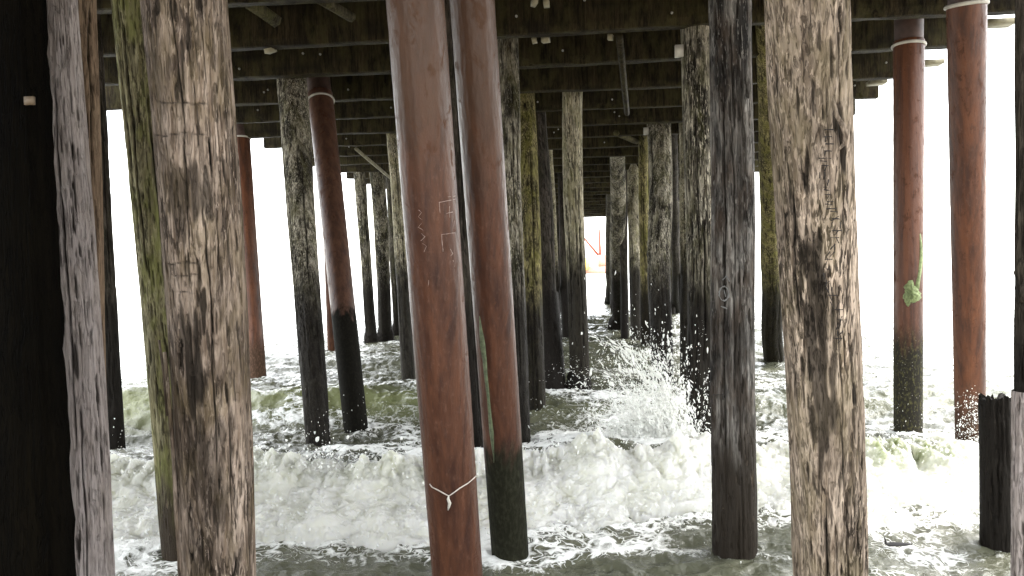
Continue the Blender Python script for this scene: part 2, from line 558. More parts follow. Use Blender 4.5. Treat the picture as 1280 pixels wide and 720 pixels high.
def make_pile(key, mat, base, top, label, kind='wood', nz=300, seg=72, zb=0.0, bd=None, ztop=5.52, group='timber pilings under the pier',
              cat='piling', name=None, **kw):
    """base = (x, y, width px) on the water (or at depth bd); top = (x, y, width px, depth or None->beam plane)"""
    bx, by, bw = base
    B = at_z(bx, by, zb) if bd is None else at_depth(bx, by, bd)
    tx, ty, tw, tz = top
    T = at_z(tx, ty, ZBEAM) if tz is None else at_depth(tx, ty, tz)
    if bd is not None:      # slide the origin down to the water plane
        k = (B.z - 0.0) / (B.z - T.z)
        rb0, rt0 = bw * depth(B) / FPX / 2, tw * depth(T) / FPX / 2
        Bn = B + (T - B) * k
        rb = rb0 + (rt0 - rb0) * k * .5
        rt = rt0
        B = Bn
    else:
        rb, rt = bw * depth(B) / FPX / 2, tw * depth(T) / FPX / 2
    if ztop is None: ztop = T.z
    if kind == 'wood' and 'cracks' not in kw:
        rr_ = random.Random(len(PILES) * 7 + 1)
        kw['cracks'] = [(lambda l0: (l0, l0 + rr_.uniform(.8, 2.4), rr_.uniform(30, 150), rr_.uniform(2, 4), .02))(rr_.uniform(.1, 3.0)) for _ in range(6)]
    V, Fq, cap, go, fr = pile_geo(B, T, rb, rt, kind, nz, seg, len(PILES) + 1, ztop=ztop, **kw)
    me = fast_mesh('piling_mesh', V, np.vstack([Fq, cap]), True, {'gouge': go}) if False else None
    # quads and cap triangles
    faces = Fq
    me = bpy.data.meshes.new('piling')
    tri = cap[:, :3]
    n4, n3 = len(faces), len(tri)
    me.vertices.add(len(V)); me.vertices.foreach_set('co', V.astype(np.float32).ravel())
    me.loops.add(n4 * 4 + n3 * 3)
    me.loops.foreach_set('vertex_index', np.concatenate([faces.ravel(), tri.ravel()]).astype(np.int32))
    me.polygons.add(n4 + n3)
    me.polygons.foreach_set('loop_start', np.concatenate([np.arange(n4) * 4, n4 * 4 + np.arange(n3) * 3]).astype(np.int32))
    me.polygons.foreach_set('loop_total', np.concatenate([np.full(n4, 4), np.full(n3, 3)]).astype(np.int32))
    me.polygons.foreach_set('use_smooth', np.ones(n4 + n3, bool))
    me.update(calc_edges=True)
    at = me.attributes.new('gouge', 'FLOAT', 'POINT')
    at.data.foreach_set('value', go.astype(np.float32))
    me.validate()
    nm = name or ('steel_piling' if kind == 'steel' else 'timber_piling')
    o = link(nm, me, MAT[mat])
    o.location = B
    tag(o, label, cat, group)
    PILES[key] = dict(o=o, B=B, T=T, rb=rb, rt=rt, fr=fr, L=(T - B).length)
    return o


def on_pile(key, px, py, out=0.0):
    """point on the camera side of a pile's surface, in the pile's local space, seen at px,py"""
    P = PILES[key]
    d = ray(px, py).normalized()
    B, a = P['B'], P['fr'][0]
    w = CAM - B
    # nearest point of axis for radius
    dp = d - a * d.dot(a)
    wp = w - a * w.dot(a)
    la = 0
    r = P['rb']
    for _ in range(3):
        A = dp.dot(dp); Bq = 2 * dp.dot(wp); Cq = wp.dot(wp) - (r + out) ** 2
        disc = Bq * Bq - 4 * A * Cq
        if disc < 0:
            t = -Bq / (2 * A)
        else:
            t = (-Bq - math.sqrt(disc)) / (2 * A)
        la = (w + d * t).dot(a)
        r = P['rb'] + (P['rt'] - P['rb']) * max(-.4, min(1.6, la / P['L']))
    return w + d * t


STEEL = 'red steel pilings under the pier'
RB = dict(kind='steel', group=STEEL)

# --- nearest row
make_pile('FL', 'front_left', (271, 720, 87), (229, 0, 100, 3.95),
          'thick weathered brown piling on the left with two saw cuts, dark rot and painted shade', nz=900, seg=260, bd=4.3,
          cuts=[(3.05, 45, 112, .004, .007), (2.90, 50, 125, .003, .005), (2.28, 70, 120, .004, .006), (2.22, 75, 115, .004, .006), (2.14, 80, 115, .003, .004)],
          stains=[(2.62, 70, .14, 26, .75), (2.55, 95, .22, 20, .55), (1.78, 92, .28, 22, .9), (1.30, 78, .22, 40, .55), (1.05, 60, .12, 30, .5), (.8, 95, .25, 30, .35)],  # rot patches that also paint shade into the camera-facing middle
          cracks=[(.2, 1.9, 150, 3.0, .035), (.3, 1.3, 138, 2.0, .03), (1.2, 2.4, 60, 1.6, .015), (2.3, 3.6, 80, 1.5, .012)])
make_pile('FR', 'front_right', (1038, 720, 86), (1015, 0, 102, 3.95),
          'thick flaking piling on the right with carved scrawl down its face', nz=900, seg=260, bd=4.4,
          stains=[(2.9, 62, .12, 10, .9), (2.75, 58, .10, 9, .95), (2.0, 110, .5, 24, .85), (1.5, 108, .35, 22, .8), (1.55, 52, .06, 8, .95), (.9, 70, .3, 30, .35)],
          cracks=[(.2, 1.1, 75, 2.0, .03), (.2, .95, 110, 2.0, .02), (.3, .9, 55, 2.5, .025), (1.9, 2.7, 135, 2.0, .02), (2.4, 3.4, 62, 2.0, .02), (1.0, 2.2, 80, 1.3, .014)])
make_pile('LE', 'grey_edge', (113, 720, 60), (70, 0, 46, 4.6),
          'silvery grey split piling at the left edge against the added black frame strip', nz=700, seg=180, bd=4.6,
          cracks=[(.4, 2.0, 100, 2.2, .02), (1.2, 3.3, 75, 2.5, .03), (2.0, 3.6, 112, 2.0, .02), (.3, 1.5, 60, 2.0, .02)],
          stains=[(3.25, 105, .10, 18, .8), (2.45, 100, .10, 16, .9), (1.72, 65, .10, 8, .9)])
make_pile('LT', 'tan', (120, 720, 34), (103, 0, 32, 5.3),
          'slim tan piling half hidden behind the silvery grey one', nz=400, seg=90, bd=5.3)
make_pile('RE', 'black', (1299, 720, 52), (1300, 0, 46, 4.5),
          'dark knobbly piling cut by the right edge with a pale bared foot', nz=500, seg=120, bd=4.5)
# --- second row
make_pile('R1', 'rust', (573, 735, 63), (519, 0, 73, 4.75),
          'thick red steel piling with chalk marks and a string tied round it', nz=420, seg=140, **RB)
make_pile('R2', 'rust_low', (638, 695, 46), (590, 0, 56, 5.2),
          'red steel piling with green stain and a black foot right of the chalk marked one', nz=420, seg=120, **RB)
make_pile('D1', 'blue_black', (914, 690, 53), (914, 0, 52, 6.0),
          'tall black piling with grey strips and a painted ring beside the flaking one', nz=600, seg=140,
          cracks=[(.8, 3.5, 120, 3, .02), (1.2, 4, 95, 2.2, .015)], stains=[(3, 75, .8, 18, .6), (1.4, 80, .5, 20, .6)])
make_pile('LM', 'mossy', (231, 690, 50), (169, 0, 48, 6.0),
          'leaning mossy piling tucked behind the thick brown one on the left', nz=500, seg=110)
make_pile('ST', 'black', (1248, 680, 40), (1246, 503, 38, 6.2),
          'short broken black stump with a jagged top near the right edge', nz=220, seg=90, ztop=1.12, jag=.06, cat='stump', name='piling_stump', group='broken pilings')
# --- third row
make_pile('BK', 'black', (593, 578, 31), (556, 0, 33, 8.6),
          'dark piling showing as a sliver between the two thick red pilings', nz=300, seg=60)
make_pile('L3', 'dark_pale', (399, 560, 29), (365, 104, 37, None),
          'black piling with pale flaked top standing left of a slanting brown steel one', nz=420, seg=90)
make_pile('R3', 'rust_high', (446, 545, 30), (400, 118, 31, None),
          'slanting brown steel piling black to half its height with collar left of chalk marks', nz=260, seg=64, ztop=None, **RB)
make_pile('R4', 'rust_barn', (1135, 550, 33), (1136, 52, 36, 9.9),
          'red steel piling with green weed patch and barnacled foot', nz=320, seg=80, ztop=None, **RB)
make_pile('R5', 'rust_bright', (1213, 575, 33), (1208, 5, 45, 8.0),
          'bright red steel piling furthest right, splashed at its foot', nz=320, seg=80, ztop=None, **RB)
make_pile('HB', 'black', (146, 567, 20), (119, 100, 20, 10.0),
          'thin black piling in the bright gap beside the silvery grey one', nz=260, seg=56)
make_pile('M', 'dark_pale', (879, 556, 34), (870, 38, 39, None),
          'rough black piling with pale ridges close behind the ringed black one', nz=460, seg=100)
make_pile('A', 'dark_pale', (650, 560, 26), (633, 72, 25, None),
          'dark flaked piling just right of the second red piling', nz=320, seg=64)
# --- fourth row
make_pile('B', 'yellow', (669, 523, 25), (655, 122, 25, None),
          'yellow edged piling with a dark foot, second right of the red pair', nz=320, seg=64)
make_pile('C', 'black', (691, 494, 27), (670, 145, 26, None),
          'dark slanting piling directly left of the pale topped central one', nz=260, seg=56)
make_pile('E', 'pale_top', (725, 493, 24), (716, 124, 25, None),
          'pale topped central piling with a black lower half', nz=420, seg=80)
make_pile('R6', 'rust_bright', (323, 475, 20), (300, 172, 24, None),
          'slim red steel piling against white sky right of the thick brown one', nz=240, seg=48, ztop=None, **RB)
make_pile('P', 'pale_top', (512, 478, 17), (491, 168, 15, None),
          'slender pale piling half hidden behind the chalk marked red one', nz=260, seg=48)
make_pile('L', 'dark_pale', (825, 478, 27), (823, 160, 29, None),
          'dark and pale streaked piling behind the splash, bracket at its top', nz=360, seg=72)
make_pile('O', 'pale_top', (860, 482, 19), (857, 165, 17, None),
          'pale greyish piling rising from foam behind the rough black one', nz=260, seg=48)
make_pile('G', 'yellow', (968, 452, 24), (957, 0, 26, 10.4),
          'yellow green piling edging out behind the left side of the flaking one', nz=300, seg=60)
# --- farther
make_pile('R7', 'rust', (415, 448, 10), (405, 190, 10, None),
          'thin far brown steel piling behind the slanting brown one', nz=120, seg=32, **RB)
make_pile('F1', 'dark_pale', (465, 429, 13), (450, 216, 14, None),
          'far dark piling with a bulging foot, left of the left far trio', nz=160, seg=36)
make_pile('F2', 'dark_pale', (483, 425, 16), (471, 218, 19, None),
          'broader far piling in the middle of the left far trio', nz=160, seg=36)
make_pile('F3', 'far', (497, 420, 10), (487, 225, 10, None),
          'thin far piling at the right of the left far trio', nz=160, seg=32)
make_pile('F4', 'pale_top', (697, 415, 8), (687, 190, 9, None),
          'thin far pale piling left of the pale topped central one', nz=120, seg=32)
make_pile('F5', 'dark_pale', (774, 411, 19), (772, 203, 19, None),
          'far black piling with whitish top right of the bright opening', nz=180, seg=40)
make_pile('F6', 'pale_top', (795, 432, 15), (792, 213, 15, None),
          'far pale brown piling right of the black whitish topped one', nz=160, seg=36)
make_pile('F7', 'far', (762, 379, 9), (761, 246, 8, None),
          'slender dark piling bounding the bright opening on its right', nz=100, seg=32)
make_pile('F8', 'yellow', (808, 440, 12), (804, 180, 12, None),
          'narrow yellow brown piling touching the left of the streaked one', nz=140, seg=32)
make_pile('F9', 'black', (845, 395, 10), (843, 182, 9, None),
          'narrow black piling between the streaked and the pale greyish ones', nz=120, seg=32)

# far bents: shared label, nothing tells them apart
FARL = 'thin dark piling in the crowded far rows flanking the bright opening'
for yy in np.arange(20.5, 47, 4.3):
    for xx in (-7.1, -2.9, -1.65, -0.95, .95, 1.75, 3.1):
        if yy < 24 and xx in (-7.1,):
            continue
        if yy < 22 and xx in (.95, -0.95, 3.3):
            continue
        X, Y = xx + random.uniform(-.18, .18), yy + random.uniform(-.3, .3)
        B = Vector((X, Y, 0)); T = Vector((X + random.uniform(-.15, .05), Y, ZBEAM))
        r = random.uniform(.115, .145)
        mk = random.choice(['far', 'black', 'black', 'black', 'dark_pale' if yy < 32 else 'far'])
        V, Fq, cap, go, fr = pile_geo(B, T, r, r, 'wood', 60, 24, random.randint(1, 99))
        V2 = np.vstack([V]); me = fast_mesh('piling', V2, Fq, True, {'gouge': go})
        o = link('timber_piling', me, MAT[mk]); o.location = B
        tag(o, FARL, 'piling', 'far pilings down the pier')

# --- pile parts
def torus_ring(name, P, l, rr, tr, mat, key):
    a, e1, e2 = P['fr']
    c = a * l
    n = 48
    pts = [c + e1 * (rr * math.cos(2 * math.pi * i / n)) + e2 * (rr * math.sin(2 * math.pi * i / n)) for i in range(n)]
    V = []
    for i in range(n):
        rad = (pts[i] - c).normalized()
        for k in range(8):
            t = 2 * math.pi * k / 8
            V.append(pts[i] + rad * (tr * math.cos(t)) + a * (tr * 1.3 * math.sin(t)))
    V = np.array([tuple(v) for v in V])
    nn = n
    Fq = []
    for i in range(nn):
        for k in range(8):
            Fq.append((i * 8 + k, i * 8 + (k + 1) % 8, ((i + 1) % nn) * 8 + (k + 1) % 8, ((i + 1) % nn) * 8 + k))
    return link(name, fast_mesh(name, V, Fq), mat, P['o'])


def lenat(key, px, py):
    return on_pile(key, px, py).dot(PILES[key]['fr'][0])


for key, (px, py) in {'R3': (400, 117), 'R4': (1136, 52), 'R5': (1209, 4), 'R6': (300, 170)}.items():
    P = PILES[key]
    l = lenat(key, px, py)
    r = P['rb'] + (P['rt'] - P['rb']) * l / P['L']
    torus_ring('collar', P, l, r + .008, .015, MAT['collar'], key)

    V, Fq, cap, go, fr_ = pile_geo(P['B'] + P['fr'][0] * l, P['T'] + P['fr'][0] * l, P['rt'] * .93, P['rt'] * .93, 'steel', 30, 40, 9, zbot=P['B'].z + (P['fr'][0] * l).z + .01, ztop=5.51)
    cp = link('cap', fast_mesh('cap', V, Fq, True, {'gouge': go}), MAT['darkcap'], P['o'])
    cp.location = P['fr'][0] * l
    V, Fq, cap, go, fr_ = (None,) * 5
P = PILES['C']
V, Fq, cap, go, fr_ = pile_geo(P['B'], P['T'], P['rb'] * 1.22, P['rb'] * 1.15, 'wood', 80, 48, 21, ztop=1.75, zbot=-1)
link('sleeve', fast_mesh('sleeve', V, Fq, True, {'gouge': go}), MAT['black'], P['o'])

# chalk marks on R1
def strokes(key, name, paths, rad, mat, out=.004, seg=5, label=None):
    P = PILES[key]
    for path in paths:
        pts = []
        for i in range(len(path) - 1):
            (x0, y0), (x1, y1) = path[i], path[i + 1]
            n = max(2, int(math.hypot(x1 - x0, y1 - y0) / 3))
            for k in range(n):
                t = k / n
                pts.append(on_pile(key, x0 + (x1 - x0) * t + random.uniform(-.3, .3), y0 + (y1 - y0) * t + random.uniform(-.3, .3), out))
        pts.append(on_pile(key, *path[-1], out))
        o = link(name, tube_mesh(name, pts, [rad * random.uniform(.3, 1.3) for _ in pts], seg), mat, P['o'])
        if label: o['label'] = label

strokes('R1', 'chalk_mark', [[(550, 266), (549, 253), (569, 249)], [(560, 246), (569, 245)], [(562, 258), (562, 272)], [(558, 267), (566, 265)],
                             [(554, 315), (552, 293), (569, 291)], [(563, 311), (566, 317), (563, 320)], [(568, 276), (567, 283)],
                             [(566, 325), (568, 333)]],   .0024, MAT['chalk'], -.0004)
strokes('R1', 'scratch_mark', [[(523, 262), (527, 266), (523, 271), (528, 275)], [(527, 279), (523, 284), (529, 288)], [(527, 292), (531, 296), (526, 301)],
                               [(528, 304), (533, 308), (530, 315)], [(536, 350), (535, 358)]],   .0016, MAT['chalk'], -.0003)
# painted ring on D1
ring = [(905 + 6 * math.cos(t), 367 + 9 * math.sin(t)) for t in np.linspace(0, 2 * math.pi, 14)]
strokes('D1', 'painted_ring', [ring, [(903, 350), (908, 345), (912, 352)], [(901, 383), (909, 386)], [(905, 362), (907, 371)]], .006, MAT['grey_paint'], .006)
strokes('D1', 'painted_hook', [[(890, 505), (890, 494), (903, 493), (904, 500)]], .005, MAT['carve'], .006)
# carved scrawl on FR: small broken strokes, unreadable in the photograph too
car = []
for y in range(165, 440, 9):
    x = 1033 + 6 * math.sin(y * .05) + (y - 165) * .045
    for _ in range(2):
        a = random.choice([(-5, -3, 5, -3), (-4, -4, -4, 4), (4, -4, 3, 4), (-4, 0, 4, 1), (-3, 3, 3, -3)])
        car.append([(x + a[0] + random.uniform(-3, 3), y + a[1]), (x + a[2] + random.uniform(-3, 3), y + a[3])])
P = PILES['FR']
strokes('FR', 'carved_mark', car[:60], .003, MAT['carve'], -.001)
# knot + pale burr on FR
bp = [on_pile('FR', x, y, -.001) for x, y in [(1040, 120), (1044, 132), (1046, 145), (1053, 157), (1057, 168), (1055, 180), (1048, 188)]]
link('pale_burr', tube_mesh('pale_burr', bp, [.003, .006, .009, .012, .013, .010, .004], 10, .6), MAT['front_right'], P['o'])
# weed patch and strip on R4
P = PILES['R4']
a, e1, e2 = P['fr']
def weed_patch(cx, cy, rx, ry, key):
    V, Fq = [], []
    n, k = 9, 44
    V.append(on_pile(key, cx, cy, .045))
    for i in range(1, n + 1):
        for j in range(k):
            t = 2 * math.pi * j / k
            rr = i / n * (1 + .14 * math.sin(3 * t + 1) + .08 * math.sin(7 * t) + random.uniform(-.09, .09))
            out = .045 * (1 - (i / n) ** 2) + random.uniform(-.012, .012)
            V.append(on_pile(key, cx + rx * rr * math.cos(t), cy + ry * rr * math.sin(t), out - (.006 if i == n else 0)))
    me = bpy.data.meshes.new('weed_patch')
    F3 = [(0, 1 + j, 1 + (j + 1) % k) for j in range(k)]
    for i in range(n - 1):
        for j in range(k):
            F3.append((1 + i * k + j, 1 + (i + 1) * k + j, 1 + (i + 1) * k + (j + 1) % k, 1 + i * k + (j + 1) % k))
    me.from_pydata([tuple(v) for v in V], [], F3)
    for p in me.polygons: p.use_smooth = True
    return me
link('weed_patch', weed_patch(1139, 367, 11, 15, 'R4'), MAT['weed'], P['o'])
wp = [on_pile('R4', x, y, -.014) for x, y in [(1149, 290), (1150, 305), (1150, 322), (1149, 338), (1147, 352), (1145, 362)]]
link('weed_strand', tube_mesh('weed_strand', wp, [.015, .022, .028, .032, .034, .03], 8, .5), MAT['weed'], P['o'])
# green stain on R2's left flank: thin weed film
wp = [on_pile('R2', x, y, -.004) for x, y in [(600, 395), (602, 412), (604, 430), (606, 450), (608, 470), (611, 500), (615, 540), (618, 580)]]
link('weed_strand', tube_mesh('weed_strand', wp, [.004, .016, .022, .02, .016, .014, .016, .004], 8, .7), MAT['weed_dark'], PILES['R2']['o'])
# splinter slats on FL
for pts, rr in (([(206, 440), (211, 500), (216, 560), (220, 640), (226, 715)], .010), ([(199, 425), (205, 470), (209, 520)], .007)):
    link('splinter', tube_mesh('splinter', [on_pile('FL', x, y, .004) for x, y in pts], rr, 6, .4), MAT['front_left'], PILES['FL']['o'])
# knobs and bared foot on RE
P = PILES['RE']
lp = [P['fr'][0] * l + P['fr'][1] * (-P['rb'] * .93) + P['fr'][2] * (P['rb'] * .35) for l in np.linspace(1.95, 2.2, 7)]
link('knob', tube_mesh('knob', lp, [.02, .035, .04, .028, .04, .035, .012], 10, .4), MAT['black'], P['o'])
V, Fq, cap, go, fr = pile_geo(P['B'], P['T'], P['rb'] * 1.012 + .004, P['rb'] * 1.012 + .004, 'wood', 200, 96, 5, ztop=1.45)
link('bared_foot', fast_mesh('bared_foot', V, Fq, True, {'gouge': go}), MAT['grey_edge'], P['o'])
# brackets near pile tops
for key, (px, py) in {'L': (806, 164), 'M': (849, 64)}.items():
    P = PILES[key]
    q = P['B'] + on_pile(key, px + 4, py, 0)
    b = link('bracket', box_mesh('bracket', -.05, .05, -.04, .03, -.07, .07), MAT['collar'], P['o'])
    b.location = q - P['B'] - P['fr'][1] * .04
# bulging feet (mussel clumps) on far piles
for key in ('F1', 'F2', 'F5', 'E', 'C', 'F7', 'F9', 'F3'):
    P = PILES[key]
    V, Fq, cap, go, fr = pile_geo(P['B'], P['T'], P['rb'] * 1.35, P['rb'] * 1.2, 'wood', 40, 32, 3, ztop=.5, zbot=-.6)
    n = 40
    Vr = V[:-1].reshape(n, 32, 3)
    ax = np.array(P['fr'][0])
    for i in range(n):
        c = Vr[i].mean(0)
        t = i / (n - 1)
        k = 1.0 if t < .6 else 1.0 - .5 * ((t - .6) / .4) ** 2
        lump = 1 + .14 * pn(np.arange(32) * .7, i * .5, 2.2)
        Vr[i] = c + (Vr[i] - c) * k * lump[:, None]
    link('mussel_clump', fast_mesh('mussel_clump', Vr.reshape(-1, 3), grid_faces(n, 32, True), True, {'gouge': np.zeros(n * 32)}), MAT['black'], P['o'])

# string with pendant round R1
root = bpy.data.objects.new('string_loop', None); COL.objects.link(root)
root.location = PILES['R1']['B']
tag(root, 'pale string tied round the chalk marked red piling with a white tag hanging', 'string')
P = PILES['R1']
sp = [on_pile('R1', x, y, .008) for x, y in [(537, 605), (540, 609), (548, 613), (555, 617), (561, 620), (567, 616), (575, 610), (585, 604), (592, 598), (596, 594)]]
link('cord', tube_mesh('cord', sp, .0045, 6, .2), MAT['string'], root)
pp = [on_pile('R1', x, y, .014) for x, y in [(561, 619), (560, 624), (562, 629), (561, 634), (560, 638)]]
link('pendant', tube_mesh('pendant', pp, [.003, .010, .012, .008, .003], 8, .2), MAT['collar'], root)

# ------------------------------------------------------------------ pier deck
pier = bpy.data.objects.new('pier_deck', None); COL.objects.link(pier)
pier.location = (-1, 25, ZBEAM)
tag(pier, 'dark timber pier deck on rows of cross beams overhead', 'pier')
PO = np.array([-1, 25, ZBEAM])


def beam_mesh(x0, x1, y0, w, z0, h, seed):
    n = 150
    xs = np.linspace(x0, x1, n)
    # ring: rounded rectangle, 12 points
    ring = []
    k = 5
    for i in range(k): ring.append((-w / 2 + w * i / k, 0))
    for i in range(k): ring.append((w / 2, h * i / k))
    for i in range(k): ring.append((w / 2 - w * i / k, h))
    for i in range(k): ring.append((-w / 2, h - h * i / k))
    ring = np.array(ring)
    V = np.zeros((n, len(ring), 3))
    V[:, :, 0] = xs[:, None]
    V[:, :, 1] = y0 + ring[None, :, 0] + .012 * pn(xs[:, None] * 1.1, ring[None, :, 1] * 6 + seed, ring[None, :, 0] * 8)
    V[:, :, 2] = z0 + ring[None, :, 1] + (.018 * pn(xs[:, None] * .5, seed, 0) + .010 * pn(xs[:, None] * 2.5, seed + 5, ring[None, :, 0] * 9)) * (ring[None, :, 1] < h * .5)
    # chipped lower front arris
    chip = sstep(.25, .5, pn(xs * 3.1, seed * 1.7, 3.3)) * .03
    V[:, 0, 2] += .012 + chip
    V[:, 0, 1] += .008 + chip * .7
    V[:, k, 2] += .010
    V[:, :, :] -= PO
    nr = len(ring)
    Fq = grid_faces(n, nr, True)
    me = bpy.data.meshes.new('beam')
    faces = [tuple(int(i) for i in f) for f in Fq] + [tuple(range(nr)), tuple(range((n - 1) * nr, n * nr))[::-1]]
    me.from_pydata([tuple(v) for v in V.reshape(-1, 3)], [], faces)
    at = me.attributes.new('gouge', 'FLOAT', 'POINT')
    g = sstep(.35, .5, pn(V[:, :, 0] * 1.5, V[:, :, 1] * 4, V[:, :, 2] * 6 + seed)) * .6
    at.data.foreach_set('value', g.astype(np.float32).ravel())
    return me


Y1, SP = 9.85, 1.6
beams_y = [Y1 + SP * k for k in range(-6, 24)]
for i, y in enumerate(beams_y):
    xl = -7.5 + random.uniform(-.2, .15)
    if y < 14.5: xl = -9.2 + random.uniform(-.3, .2)
    xr = 5.0 + random.uniform(-.15, .25)
    if 8.0 < y < 9: xr = 5.3
    o = link('beam', beam_mesh(xl, xr, y, .2 + random.uniform(-.02, .03), ZBEAM + random.uniform(-.015, .02), .5, i * 3.1), MAT['beam'], pier)

# planking: boards along the pier
V, Fq = [], []
x = -7.9
while x < 4.95:
    wd = random.uniform(.22, .30)
    z = ZDECK + .003 + random.uniform(0, .012)
    yy = -.1
    while yy < 47.4:
        ln = random.uniform(3.5, 6.0)
        b = len(V)
        y1_ = min(yy + ln - .01, 47.5)
        for zz in (z, z + .07):
            for (px_, py_) in ((x, yy), (x + wd - .006, yy), (x + wd - .006, y1_), (x, y1_)):
                V.append((px_ - PO[0], py_ - PO[1], zz - PO[2]))
        Fq += [(b, b + 3, b + 2, b + 1), (b + 4, b + 5, b + 6, b + 7), (b, b + 1, b + 5, b + 4), (b + 1, b + 2, b + 6, b + 5), (b + 2, b + 3, b + 7, b + 6), (b + 3, b, b + 4, b + 7)]
        yy += ln
    x += wd
me = fast_mesh('planking', np.array(V), np.array(Fq), False, {'gouge': np.zeros(len(V))})
link('planking', me, MAT['plank'], pier)
me = box_mesh('unseen_gap_cover_slab', -8.0 + 1, 5.1 + 1, -.15 - 25, 47.6 - 25, ZDECK + .10 - ZBEAM, ZDECK + .28 - ZBEAM)  # unseen slab added to shut light out of the board gaps
link('unseen_gap_cover_slab', me, MAT['plank'], pier)


def pier_bar(name, p0, p1, r, mat, seg=6):
    off = Vector(PO)
    return link(name, tube_mesh(name, [Vector(p0) - off, (Vector(p0) + Vector(p1)) / 2 - off, Vector(p1) - off], r, seg, .15), MAT[mat], pier)


# loose braces and blocking under the beams
pier_bar('brace', at_depth(774, 44, 9.8), at_depth(784, 142, 12.4), .045, 'beam')
pier_bar('brace', at_depth(445, 186, 18.5), at_depth(492, 226, 22.5), .04, 'palewood')
pier_bar('brace', at_depth(300, -4, 8.8), at_depth(345, 26, 9.4), .08, 'plank')
pier_bar('brace', at_depth(395, -4, 8.8), at_depth(440, 22, 9.4), .06, 'plank')
pier_bar('brace', at_depth(770, 166, 17.5), at_depth(815, 186, 20.5), .07, 'plank')
for (px, py, w) in ((682, 50, 9), (668, 51, 6), (668, 3, 6), (683, 4, 7), (763, 47, 6), (338, 63, 12)):
    q = at_z(px, py, ZBEAM - .02)
    s = w * depth(q) / FPX / 2
    b = link('block', box_mesh('block', -s, s, -.05, .05, -.03, .035), MAT['palewood'], pier)
    b.location = q - Vector(PO)
    b.rotation_euler = (random.uniform(-.2, .2), random.uniform(-.2, .2), random.uniform(-.5, .5))
# bolts on beam faces
for k, y in enumerate(beams_y[5:13]):
    for _ in range(7):
        xx = random.uniform(-6.5, 4.6); zz = ZBEAM + random.uniform(.08, .35)
        b = link('bolt', tube_mesh('bolt', [(0, -.13, 0), (0, -.145, 0), (0, -.16, 0)], [.016, .016, .010], 8), MAT['bolt'], pier)
        b.location = Vector((xx, y, zz)) - Vector(PO)
# pale plank ends beyond the right edge
for (px, py, w, hh) in ((1252, 29, 26, 9), (1165, 79, 22, 7), (1100, 103, 12, 8)):
    q = at_z(px, py, ZBEAM + .04)
    s = w * depth(q) / FPX / 2
    b = link('plank_end', box_mesh('plank_end', -s - .1, s, -.12, .12, -.03, .03), MAT['palewood'], pier)
    b.location = q - Vector(PO)

# ------------------------------------------------------------------ dark screen-frame edge at the left, added as a slab
root = bpy.data.objects.new('added_frame_strip', None); COL.objects.link(root)
base = at_depth(97, 735, 3.3); topp = at_depth(57, -10, 3.3)
base = base + (base - topp) * .25
topp = topp + (topp - base) * .25
root.location = base
tag(root, 'near black added strip standing in for a screen frame at the left edge', 'wall')
ax = (topp - base)
side = Vector((-1, .05, 0)).normalized()
thick = Vector((0.02, 1, 0)).normalized()
edge = Vector((0, 0, 0))
nrow, ncol = 60, 14
V = []
for r in range(nrow + 1):
    for c in range(ncol + 1):
        p = ax * (r / nrow) + side * (2.6 * c / ncol)
        wob = .012 * float(pn(r * .31, c * .4, 1.1)) + .006 * float(pn(r * 1.3, c * .2, 4.1))
        if c == 0:
            p = p + side * (.012 * float(pn(r * .6, 2.2, 7.1)))
        V.append(tuple(p - thick * wob))
nf = len(V)
V += [tuple(Vector(v) - thick * .15) for v in V[:nf]]
Fq = grid_faces(nrow + 1, ncol + 1)
Fq = np.vstack([Fq, Fq[:, ::-1] + nf,
                np.array([(r * (ncol + 1), (r + 1) * (ncol + 1), (r + 1) * (ncol + 1) + nf, r * (ncol + 1) + nf) for r in range(nrow)])])
link('strip_slab', fast_mesh('strip_slab', np.array(V), Fq, True), MAT['added_frame_strip'], root)
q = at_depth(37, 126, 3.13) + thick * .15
b = link('reflection_patch', box_mesh('reflection_patch', -.02, .02, -.006, .006, -.016, .016), plain('dull_tan_reflection', (.06, .04, .02), .7), root)  # tan block painting in a reflection on the frame strip
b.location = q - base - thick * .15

# ------------------------------------------------------------------ sea
def front_d(s):
    return 6.78 + .035 * s + .16 * pn(s * .8 + 4, 2.2, .3) + .05 * pn(s * 3.1, 7.7, .3)


HX = np.array([-600, 100, 200, 320, 400, 480, 540, 600, 660, 700, 740, 780, 820, 870, 920, 1000, 1080, 1190, 1230, 1300, 1700])
HY = np.array([.40, .44, .43, .46, .47, .42, .34, .36, .40, .47, .54, .48, .41, .44, .41, .40, .45, .45, .34, .30, .3])


def crest_h(s):
    return np.interp(640 + s / 7.5 * 1000, HX, HY)


BP_D = np.array([-3, -.30, -.06, .10, .28, .50, .75, 1.05, 1.5, 2.1, 2.9, 4])
BP_Z = np.array([0, 0, .10, .34, .64, .90, 1.0, .93, .66, .34, .08, 0])


def swell(s, d):
    z = np.interp(d - front_d(s) - .33, BP_D, BP_Z) * crest_h(s) * .84
    a2 = np.interp(640 + s / 12 * 1000, [-400, 150, 420, 520, 640, 760, 900, 1080, 1300], [.5, .46, .46, .40, .24, .16, .16, .20, .2])
    dd = d - (12.0 + .05 * s + .35 * pn(s * .35, 3.1, 1.1))
    z = z + a2 * np.where(dd < 0, np.exp(-(dd / .75) ** 2), np.exp(-(dd / 1.6) ** 2))
    dd = d - (20 + .1 * s + .6 * pn(s * .2, 9.1, 1.1))
    z = z + .22 * np.exp(-(dd / 1.6) ** 2)
    dd = d - (31 + .8 * pn(s * .15, 5.1, 1.1))
    z = z + .25 * np.exp(-(dd / 2.4) ** 2)
    return z


